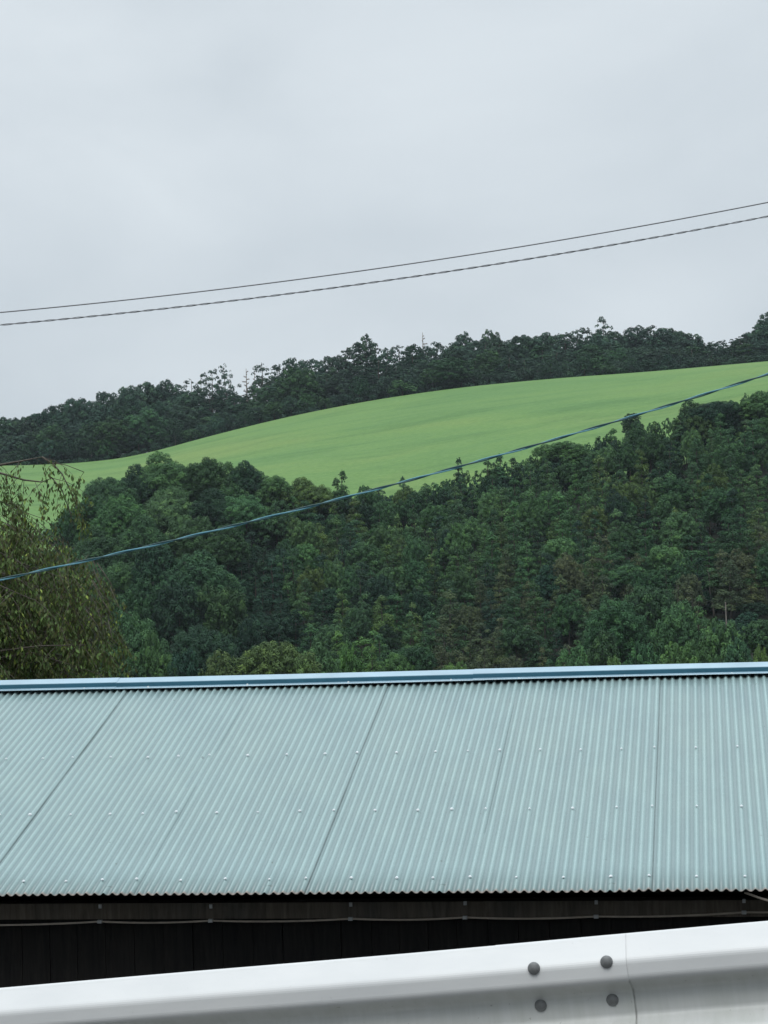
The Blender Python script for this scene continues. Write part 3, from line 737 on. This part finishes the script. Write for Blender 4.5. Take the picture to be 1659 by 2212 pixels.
# --- cedar-like conifers and mixed broadleaf trees on the slope, in rows up the hill
def tone_at(X, Y):
    def el(cx, cy, rx, ry): return ((X - cx) / rx) ** 2 + ((Y - cy) / ry) ** 2 < 1
    r = rd.random()
    if (el(1150, 1290, 260, 110) or el(1050, 1390, 190, 50)) and r < 0.45: return 'brown'
    if el(1570, 1190, 150, 95) and r < 0.5: return 'brown'
    if el(1300, 1200, 170, 90) and r < 0.25: return 'brown'
    if Y > 1330 and r < 0.30: return 'bright'
    if r < 0.12: return 'olive'
    if r < 0.42: return 'mid'
    if r < 0.55: return 'deep'
    return 'dark'
ROWN = 15; ncon = 0
for k in range(ROWN):
    y0 = 284 + k * (387 - 284) / (ROWN - 1); sp = 3.35 * (1.0 if k < 11 else 1.12); hw = 0.205 * y0
    x = -hw + (k % 2) * sp * .5
    while x < hw:
        xx, yy = x + rd.uniform(-.9, .9), y0 + rd.uniform(-2.2, 2.2); z = gz(xx, yy) - .2
        x += sp * rd.uniform(0.88, 1.14)
        h = rd.uniform(8.6, 11.4); px, py = project((xx, yy, z + h)); X, Y = px / K, py / K
        if not (-14 < px < 782): continue
        if X < 560 and not (Y < 1100 and X > 520) and not (450 < X and 1130 < Y < 1400): continue
        if X < 700 and Y > 1370: continue
        if X > 1300 and Y > 1330: continue
        if X > 1530 and 1215 < Y < 1400 and y0 < 326: continue
        gully = 450 < X < 615 and 1130 < Y < 1400  # the gully's shade is put into its trees' leaf colour
        tone = 'deep' if gully else tone_at(X, Y); broad = rd.random() < (0.22 if X > 900 else 0.30)
        if Y > 1440: continue
        if broad:
            v = BRO[rd.randrange(len(BRO))]; s = rd.uniform(0.44, 0.66); hh = h * rd.uniform(.92, 1.05)
            o = place('broadleaf', 'broadleaf_tree', v, (xx, yy, z), s, hh / v[2], tone, rd.uniform(0, 6.28), rd=rd)
            ALL.append((o, 'broadleaf', tone, 'slope%d' % k, px))
        else:
            vs_ = SPIRE if (k > 11 and rd.random() < .10) else CON; v = vs_[rd.randrange(len(vs_))]
            o = place('conifer', 'conifer_tree', v, (xx, yy, z), rd.uniform(.88, 1.30), h / v[2], tone, rd.uniform(0, 6.28), rd=rd)
            ALL.append((o, 'conifer', tone, 'slope%d' % k, px)); ncon += 1
# --- broadleaf trees placed one by one: (X, Ytop, width, depth, tone)
BL = [(495, 1046, 95, 374, 'dark'), (150, 1100, 80, 380, 'dark'), (348, 982, 130, 386, 'mid'), (298, 1010, 95, 384, 'deep'), (240, 1022, 100, 380, 'dark'), (400, 1000, 100, 387, 'dark'), (450, 990, 110, 386, 'dark'), (525, 994, 95, 387, 'deep'), (590, 1024, 95, 387, 'mid'),
      (660, 1036, 100, 386, 'olive'), (195, 1080, 100, 370, 'dark'), (272, 1062, 110, 366, 'mid'), (365, 1050, 130, 366, 'mid'), (455, 1062, 120, 366, 'deep'), (530, 1072, 110, 364, 'mid'),
      (600, 1090, 90, 364, 'dark'), (215, 1140, 120, 345, 'dark'), (310, 1120, 120, 345, 'dark'), (405, 1118, 120, 345, 'mid'), (490, 1130, 110, 345, 'dark'), (160, 1190, 120, 330, 'dark'),
      (255, 1205, 120, 322, 'mid'), (340, 1185, 110, 318, 'deep'), (425, 1185, 150, 316, 'dark'), (470, 1270, 120, 300, 'dark'), (380, 1270, 120, 300, 'deep'), (300, 1265, 110, 302, 'dark'),
      (440, 1350, 130, 282, 'deep'), (540, 1350, 90, 285, 'deep'), (270, 1318, 150, 262, 'mid'), (335, 1362, 80, 258, 'mid'), (200, 1400, 120, 255, 'dark'), (395, 1410, 90, 255, 'deep'), (500, 1405, 80, 255, 'deep'),  # deep tones low in the gully paint its shade
      (585, 1372, 170, 240, 'yellow'), (470, 1418, 120, 236, 'olive'), (680, 1385, 110, 244, 'mid'), (640, 1420, 100, 236, 'olive'), (100, 1180, 150, 340, 'dark'), (60, 1290, 170, 300, 'dark'), (110, 1380, 150, 262, 'dark'),
      (1605, 1325, 110, 296, 'deep'), (1652, 1335, 100, 292, 'dark'), (1570, 1345, 80, 292, 'deep'), (1630, 1300, 70, 312, 'deep'),
      (745, 1395, 80, 250, 'bright'), (1385, 1200, 120, 322, 'mid'), (1440, 1180, 100, 322, 'mid'), (1330, 1300, 130, 285, 'dark'), (1390, 1262, 120, 292, 'dark'),
      (1470, 1312, 110, 278, 'mid'), (1290, 1360, 110, 268, 'dark'), (1560, 1342, 110, 262, 'mid'), (1450, 1372, 100, 246, 'bright'), (1390, 1390, 90, 256, 'dark'),
      (1510, 1378, 90, 250, 'mid'), (1610, 1380, 100, 252, 'dark'), (1650, 1400, 70, 240, 'yellow'), (1330, 1415, 80, 246, 'bright'), (1240, 1400, 90, 256, 'mid'),
      (1645, 845, 110, 386, 'mid'), (1540, 862, 110, 388, 'deep'), (1500, 868, 80, 389, 'dark'), (1220, 950, 120, 389, 'mid')]
for (X, Y, w_, dep, tone) in BL:
    o = put_px('broadleaf', 'broadleaf_tree', BIG if w_ * dep > 36000 else BROL if dep > 375 or dep < 275 else BRO, X, Y, w_ * 1.06, dep, tone, rd)
    band = 'field' if dep > 375 else 'massif' if dep > 300 else 'front'
    ALL.append((o, 'broadleaf', tone, band, X * K))
for (X, Y, w_, dep, tone) in [(745, 1018, 52, 388, 'dark'), (990, 990, 54, 388, 'deep'), (725, 1034, 56, 388, 'dark'), (870, 1030, 44, 389, 'dark'), (1075, 983, 62, 388, 'dark'), (1110, 990, 56, 388, 'deep')]:
    o = put_px('conifer', 'conifer_tree', SPIRE, X, Y, w_, dep, tone, rd); ALL.append((o, 'conifer', tone, 'field', X * K))
X = 570.0
while X < 1670:
    o = put_px('x', 'shrub', BUSH, X, np.interp(X, *zip(*BOT)) + rd.uniform(6, 20), rd.uniform(44, 66), rd.uniform(389, 391), 'dark', rd); tone = 'dark'
    ALL.append((o, 'shrub', tone, 'field', X * K)); X += rd.uniform(24, 38)
X = 580.0
while X < 1670:
    o = put_px('x', 'shrub', BUSH, X, np.interp(X, *zip(*BOT)) + rd.uniform(26, 44), rd.uniform(52, 72), rd.uniform(384, 387), 'deep', rd)
    ALL.append((o, 'shrub', 'deep', 'field', X * K)); X += rd.uniform(26, 40)
# --- tall conifers with bare pale trunks over the dark gap at the right
for (X, Y, dep, tone) in [(1555, 1205, 322, 'brown'), (1588, 1190, 325, 'dark'), (1618, 1200, 320, 'brown'), (1650, 1180, 318, 'dark'), (1575, 1215, 316, 'dark'), (1605, 1180, 328, 'brown'), (1632, 1215, 315, 'dark'), (1540, 1225, 318, 'dark')]:
    top = big(X, Y, dep); z = gz(top.x, top.y) - .2; h = top.z - z
    r2 = random.Random(int(X)); L = [(c_, r_, s_) for (c_, r_, s_) in conifer_lobes(10, 2.2, int(X)) if c_[2] > 5.8]
    me = crown_mesh('crown', L, LEAF_C, 17, int(X)); tm = trunk_mesh('trunk', 9.6, 0.14, int(X), 'grey_bark', 5, 1.0, .3)
    o = place('conifer', 'conifer_tree', (me, tm, 10, 2.2), (top.x, top.y, z), 1.15, h / 10, tone, 0.5, rd=rd); ALL.append((o, 'tall conifer', tone, 'gap', X * K))
sp = big(1567, 1300, 268); 
b = MB(); zg = gz(sp.x, sp.y); b.tube([(0, 0, -.3), (.05, 0, (sp.z - zg) * .6), (0, 0, sp.z - zg)], [.15, .11, .07], 8)
tag(b.build('dead_trunk', M['grey_bark'], None, True, (sp.x, sp.y, zg)), 'thin grey broken dead trunk standing up in the dark gap at right', 'tree trunk')
# --- crest: skyline trees above the field
SKY = [(-40, 912), (0, 905), (100, 880), (200, 855), (300, 830), (345, 823), (400, 842), (470, 850), (540, 845), (600, 790), (640, 775), (700, 780), (740, 760), (785, 735), (840, 752),
       (900, 748), (950, 738), (1000, 732), (1060, 735), (1100, 730), (1200, 722), (1260, 712), (1330, 715), (1400, 706), (1480, 716), (1505, 742), (1560, 738), (1620, 722), (1659, 690), (1720, 680)]
skx, sky_ = zip(*SKY); tx, ty = zip(*TOP)
def skyl(X): return np.interp(X, skx, sky_)
def topl(X): return np.interp(X, tx, ty)
X = -30.0
while X < 1690:                                                     # back row makes the skyline
    dep = rd.uniform(668, 690); dense = X < 380 or 560 < X < 720
    Y = skyl(X) + (rd.uniform(-5, 7) if X < 1080 else rd.uniform(-3, 4)); tone = rd.choice(['slate', 'slate', 'deep', 'slate'])
    vs_ = BROL if (X < 400 or rd.random() < .4) else PINE_D
    o = put_px('x', 'broadleaf_tree' if vs_ is BROL else 'pine_tree', vs_, X, Y, rd.uniform(84, 120) if vs_ is BROL else rd.uniform(66, 92), dep, tone, rd)
    ALL.append((o, 'broadleaf' if vs_ is BROL else 'pine', tone, 'skyline', X * K)); X += rd.uniform(20, 34) if X < 1080 else rd.uniform(15, 24)
X = -20.0
while X < 1690:                                                     # middle row
    dep = rd.uniform(645, 656); t = rd.uniform(0.22, 0.5); Y = skyl(X) * (1 - t) + topl(X) * t; tone = rd.choice(['slate', 'deep', 'slate', 'dark'])
    vs_ = BROL if rd.random() < (0.9 if X < 800 else .45) else PINE_D
    o = put_px('x', 'broadleaf_tree' if vs_ is BROL else 'pine_tree', vs_, X, Y, rd.uniform(70, 105), dep, tone, rd)
    ALL.append((o, 'broadleaf' if vs_ is BROL else 'pine', tone, 'middle', X * K)); X += rd.uniform(30, 46)
X = -20.0
while X < 1690:                                                     # low front row along the field edge
    dep = rd.uniform(629, 636); t = rd.uniform(0.5, 0.78); Y = skyl(X) * (1 - t) + topl(X) * t; tone = rd.choice(['slate', 'deep', 'dark', 'deep', 'slate'])
    o = put_px('x', 'shrub', BUSH, X, Y, rd.uniform(36, 64), dep, tone, rd)
    ALL.append((o, 'shrub', tone, 'edge', X * K)); X += rd.uniform(26, 40)
UNIQUE = []
def uniq(o, label, cat): tag(o, label, cat); UNIQUE.append(o)
for (X, Y, w_, lab) in [(412, 815, 64, 'lowest of the open pines left of the bare pale tree'), (432, 806, 54, 'small leaning open pine among the skyline pines at left'),
                        (456, 799, 66, 'dense-headed dark pine in the open skyline group at left'), (492, 786, 62, 'tallest open pine just left of the bare pale tree'),
                        (567, 779, 70, 'dark open pine just right of the bare pale tree'), (600, 790, 52, 'thin pine at the left end of the tall skyline clump')]:
    uniq(put_px('x', 'pine_tree', PINE, X, Y, w_, 680, 'slate', rd), lab, 'tree')
def bare(me, X, Y, dep, hh, lab, mul=1.0):
    top = big(X, Y, dep); z = gz(top.x, top.y) - .2; o = link('bare_tree', me, None, (top.x, top.y, z)); s = (top.z - z) / hh; o.scale = (s * mul, s * mul, s); uniq(o, lab, 'tree')
bare(BARE, 531, 796, 682, 12, 'bare pale leafless tree on the skyline between two pines', .8)
bare(BARE, 549, 802, 684, 12, 'thin pale leafless trunk right beside the larger bare tree', .5)
bare(BARE_DARK, 912, 718, 684, 13, 'bare twiggy treetop rising above the dark skyline pines', .8)
for (X, Y, w_, dep, vs_, tone, lab) in [(785, 724, 70, 684, PINE_D, 'slate', 'tall feathery pine marking the peak of the left skyline clump'),
        (1060, 704, 62, 684, BROL, 'slate', 'tall round-headed dark tree standing above its skyline neighbours'), (1300, 688, 62, 686, PINE_D, 'slate', 'tallest ragged pine on the skyline right of centre'),
        (1000, 718, 50, 682, PINE_D, 'slate', 'flat-topped pine just left of the tall round-headed tree'),
        (970, 772, 100, 633, BROL, 'dark', 'rounded lighter green tree in front of the dark skyline wood'), (868, 822, 70, 629, BUSH, 'mid', 'pale layered shrub at the field edge below the skyline wood'),
        (1335, 752, 60, 640, BROL, 'dark', 'lighter green tree half hidden in the dark wood at right'), (1280, 770, 60, 633, BUSH, 'dark', 'low greyish shrub clump before the dark pines at right'),
        (640, 795, 96, 640, BROL, 'dark', 'broad mid green tree filling the tall clump left of centre'), (1650, 676, 60, 684, PINE_D, 'slate', 'tall dark conifer cut by the right picture edge on the skyline'),
        (240, 900, 90, 634, BROL, 'dark', 'lighter leafy tree low in the left crest wood'), (110, 915, 70, 634, BROL, 'dark', 'lighter leafy tree near the left end of the crest wood'),
        (310, 880, 100, 638, BROL, 'dark', 'large lighter crowned tree below the left crest summit')]:
    uniq(put_px('x', 'pine_tree' if vs_ is PINE_D else 'shrub' if vs_ is BUSH else 'broadleaf_tree', vs_, X, Y, w_, dep, tone, rd), lab, 'shrub' if vs_ is BUSH else 'tree')
dep = 400.0
while dep < 620:
    p = big(1366, 948, dep)
    if gz(p.x, p.y) >= p.z: break
    dep += 1.0
o = put_px('x', 'shrub', BROL, 1366, 893, 46, dep, 'deep', rd); uniq(o, 'lone round blackish shrub standing in the bright green field', 'shrub')
# low hedge at the field's lower left corner
L = []; r2 = random.Random(8)
for i in range(60):
    q = big(60 + i * 4.0, 1108, 392); L.append(((q.x + r2.uniform(-.5, .5), q.y + r2.uniform(-1, 1), gz(q.x, q.y) + r2.uniform(.8, 3.6) + 4 * (1 if i > 40 else .6)), r2.uniform(.8, 1.3), .85))
c0 = np.mean([l[0] for l in L], 0); c0[2] = gz(c0[0], c0[1])
o = link('hedge', crown_mesh('hedge', [(tuple(np.array(c_) - c0), r_, s_) for c_, r_, s_ in L], .36, 12, 5), None, tuple(c0)); o.color = (*GREEN['slate'], 1)
tag(o, 'low dark hedge along the lower left corner of the green field', 'hedge')
# undergrowth no one could count: along the field's upper edge and under the slope trees
L = []
for i in range(1000):
    X = r2.uniform(-60, 1720); q = big(X, topl(X), 627 + r2.uniform(0, 45)); L.append(((q.x, q.y, gz(q.x, q.y) + r2.uniform(0, 2.2 if q.y > 632 else 1.0)), r2.uniform(.9, 2.0), .8))
for i in range(1300):
    yy = r2.uniform(215, 388); xx = r2.uniform(-.21, .21) * yy; L.append(((xx, yy, gz(xx, yy) + .3), r2.uniform(.8, 1.8), .7))
o = link('undergrowth', crown_mesh('undergrowth', L, .5, 4.5, 6)); o.color = (*GREEN['deep'], 1)
tag(o, 'dark low undergrowth along the wood edges and between the trunks', 'undergrowth', kind='stuff')

# ------------------------------------------------------------------ weeping tree behind the shed
WD = 17.0; tb = at(-125, 640, WD); tz = gz(tb.x, tb.y)
weep = thing('weeping_tree', 'olive brown weeping tree with drooping leafy branches at the left edge', 'tree', (tb.x, tb.y, tz))
TB = Vector((tb.x, tb.y, tz)); wt = MB(); r3 = random.Random(21); rg3 = np.random.default_rng(21)
ztop = at(0, 458, WD).z - tz
wt.tube([(0, 0, -.3), (.05, 0, ztop * .35), (-.03, .05, ztop * .7), (.05, 0, ztop * .96)], [.13, .10, .075, .03], 10)
LP, LT, LN = [], [], []
def hang(p, L, dense=1.0, lean=None):
    """a drooping twig from p of length L with leaves hanging along it"""
    lean = lean or Vector((r3.uniform(-.25, .3), r3.uniform(-.25, .25), 0)); pts = [p]; q = Vector(p); v = Vector((lean.x, lean.y, .15))
    n = max(3, int(L / .12))
    for i in range(n):
        v += Vector((r3.uniform(-.08, .08), r3.uniform(-.08, .08), -.34)); v.normalize(); q = q + v * (L / n); pts.append(q.copy())
    wt.tube(pts, [.0028 * (1 - .7 * i / n) for i in range(n + 1)], 4, cap=False)
    for i in range(int(L * 95 * dense)):
        s = r3.uniform(.05, 1) * n; i0 = min(n - 1, int(s)); c_ = pts[i0].lerp(pts[i0 + 1], s - i0)
        LP.append(c_ + Vector((r3.uniform(-.035, .035), r3.uniform(-.035, .035), r3.uniform(-.05, .0)))); LT.append(r3.gauss(.5, .27))
def bough(pts, r, every=.10, lmin=.25, lmax=.8, dense=1.0, start=.25):
    pts = [Vector(p) for p in pts]; wt.tube(pts, [r * (1 - .75 * i / (len(pts) - 1)) for i in range(len(pts))], 6)
    tot = 0
    for a, b2 in zip(pts[:-1], pts[1:]):
        d = (b2 - a).length; k = 0
        while k < d:
            if tot + k > start: hang(a.lerp(b2, k / d), r3.uniform(lmin, lmax), dense)
            k += every * r3.uniform(.6, 1.4)
        tot += d
    hang(pts[-1], lmax, dense, (pts[-1] - pts[-2]).normalized() * .6)
def loc(px, py, dy=0.0): return at(px, py, WD + dy) - TB
bough([loc(-60, 478), loc(0, 465), (loc(22, 461)), loc(42, 457)], .015, .16, .10, .35, .7, .4)
wt.tube([loc(42, 457), loc(53, 464), loc(62, 474), loc(72, 494), loc(80, 516)], [.009, .008, .006, .004, .002], 5)
for (a, b2) in ((53, 464), (62, 474), (66, 482), (72, 494), (76, 505), (80, 516)): hang(loc(a, b2), r3.uniform(.1, .3), 1.3)
bough([loc(-70, 470, .2), loc(0, 473, .1), loc(24, 480), loc(42, 482), loc(52, 478)], .012, .07, .2, .42, .9, .4)
wt.tube([loc(52, 478), loc(62, 490), loc(70, 512), loc(75, 530)], [.006, .005, .004, .002], 5)
for (a, b2) in ((56, 482), (62, 490), (66, 500), (70, 512)): hang(loc(a, b2), r3.uniform(.15, .35), 1.0)
hang(loc(84, 472), .35, 1.8); wt.tube([loc(48, 462), loc(66, 465), loc(84, 472)], [.004, .003, .003], 4)
hang(loc(80, 480), .45, .15)
for tier, (py, reach, ln) in enumerate(((500, 58, .5), (530, 60, .7), (556, 96, .7), (585, 112, .75), (615, 108, .8), (640, 120, .7), (660, 122, .5))):
    for k in range(15):
        a = -2.2 + 4.4 * k / 14 + r3.uniform(-.15, .15)             # azimuth, 0 = to the right
        R = (at(reach, py, WD) - at(-125, py, WD)).length * r3.uniform(.72, 1.0); z0 = at(0, py, WD).z - tz + r3.uniform(-.12, .12)
        dr = Vector((math.cos(a), math.sin(a), 0)); z1 = z0 - .1
        bough([Vector((0, 0, z1 - .35)) + dr * .05, Vector((0, 0, z1 + .02)) + dr * R * .4, Vector((0, 0, z1 + .10)) + dr * R * .7, Vector((0, 0, z1 - .05)) + dr * R * .93], .012, .075, ln * .45, ln, 1.0, R * .25)
for i in range(430):                                                # inner curtains of twigs
    y_ = r3.uniform(506, 668); lim = float(np.interp(y_, [506, 530, 548, 565, 590, 612, 640, 668], [18, 34, 64, 88, 106, 100, 112, 118]))
    x_ = lim - abs(r3.gauss(0, 1)) * 62
    if x_ < -60: continue
    hang(loc(x_, y_ - 12, r3.uniform(-.7, 1.1)), r3.uniform(.22, .5), .75)
for i in range(26):                                                 # bare stems that show through
    x_ = r3.uniform(0, 110); y_ = r3.uniform(520, 650); wt.tube([loc(x_, y_, -.5), loc(x_ + r3.uniform(4, 14), y_ + r3.uniform(12, 20), -.5), loc(x_ + r3.uniform(14, 26), y_ + r3.uniform(22, 40), -.5)], [.004, .0035, .002], 4)
wt.tube([loc(-30, 655, -.6), loc(40, 646, -.6), loc(86, 645, -.6)], [.010, .007, .004], 5)
wt.build('trunk', M['twig'], weep, True)
P = np.array([tuple(p) for p in LP]); n = len(P); print('weeping leaves', n, 'conifers', ncon, 'all', len(ALL))
ax = np.stack([rg3.normal(0, .45, n), rg3.normal(0, .45, n), -np.ones(n)], 1); ax /= np.linalg.norm(ax, axis=1, keepdims=True)
sd_ = np.cross(ax, rg3.normal(0, 1, (n, 3))); sd_ /= np.linalg.norm(sd_, axis=1, keepdims=True)
Ls = rg3.uniform(.026, .058, n)[:, None]; Wd = Ls * .40; nm = np.cross(ax, sd_)
V = np.stack([P, P + ax * Ls * .45 + sd_ * Wd * .5, P + ax * Ls, P + ax * Ls * .45 - sd_ * Wd * .5 + nm * Wd * .2], 1).reshape(-1, 3)
o = link('crown', mesh_from('crown', V, np.arange(4 * n).reshape(-1, 4), [M['weep_leaf']], face_attr=np.clip(LT, 0, 1)), weep); o.color = (0.094, 0.136, 0.055, 1)

# ------------------------------------------------------------------ labels that single out each tree
ORD = 'first second third fourth fifth sixth seventh eighth ninth tenth eleventh twelfth thirteenth fourteenth fifteenth sixteenth seventeenth eighteenth nineteenth twentieth'.split()
def ordw(i): return ORD[i] if i < 20 else 'twenty-' + ORD[i - 20] if i < 29 else 'thirtieth' if i == 29 else 'thirty-' + ORD[i - 30]
PLACE = dict(field='edging the field below', massif='in the left broadleaf mass', front='just behind the roof ridge', gap='above the dark gap at right',
             skyline='on the hilltop skyline', middle='midway in the hilltop wood', edge='along the upper field edge')
GRP = dict(field='trees edging the lower side of the field', massif='broadleaf trees massed at the left of the slope', front='leafy trees close behind the roof ridge', gap='tall conifers over the dark gap',
           skyline='trees on the hilltop skyline', middle='trees inside the hilltop wood', edge='shrubs along the upper field edge')
groups = {}
for rec in ALL: groups.setdefault(rec[1:4], []).append(rec)
for (kind, tone, band), recs in groups.items():
    recs.sort(key=lambda r: r[4])
    for i, r in enumerate(recs):
        if band.startswith('slope'): where = '%s crown row above the roof ridge' % ordw(int(band[5:])); grp = 'conifers and broadleaf trees covering the slope'
        else: where = PLACE[band]; grp = GRP[band]
        kw = {'conifer': 'pointed conifer' if False else 'conifer', 'broadleaf': 'round broadleaf', 'pine': 'pine', 'shrub': 'shrub', 'tall conifer': 'bare-trunked conifer'}[kind]
        lead = '' if len(recs) == 1 else ordw(i) + ' '
        lab = ('only %s %s %s' % (TONE_WORD[tone], kw, where)) if len(recs) == 1 else '%s%s %s from the left, %s' % (lead, TONE_WORD[tone], kw, where)
        tag(r[0], lab, 'shrub' if kind == 'shrub' else 'tree', grp)

# ------------------------------------------------------------------ damp air
hz = MB(); hz.box((-5000, -620, -113), (10000, 0, 0), (0, 3650, 0), (0, 0, 262))
ho = hz.build('haze', []); tag(ho, kind='stuff')
hm = bpy.data.materials.new('haze'); hm.use_nodes = True; hn = hm.node_tree; hn.nodes.clear()
ov = N(hn, 'ShaderNodeOutputMaterial'); pv = N(hn, 'ShaderNodeVolumePrincipled')
pv.inputs['Color'].default_value = (0.80, 0.90, 1.0, 1); pv.inputs['Density'].default_value = 0.00007; pv.inputs['Anisotropy'].default_value = 0.2
hn.links.new(pv.outputs[0], ov.inputs['Volume']); ho.data.materials.append(hm)
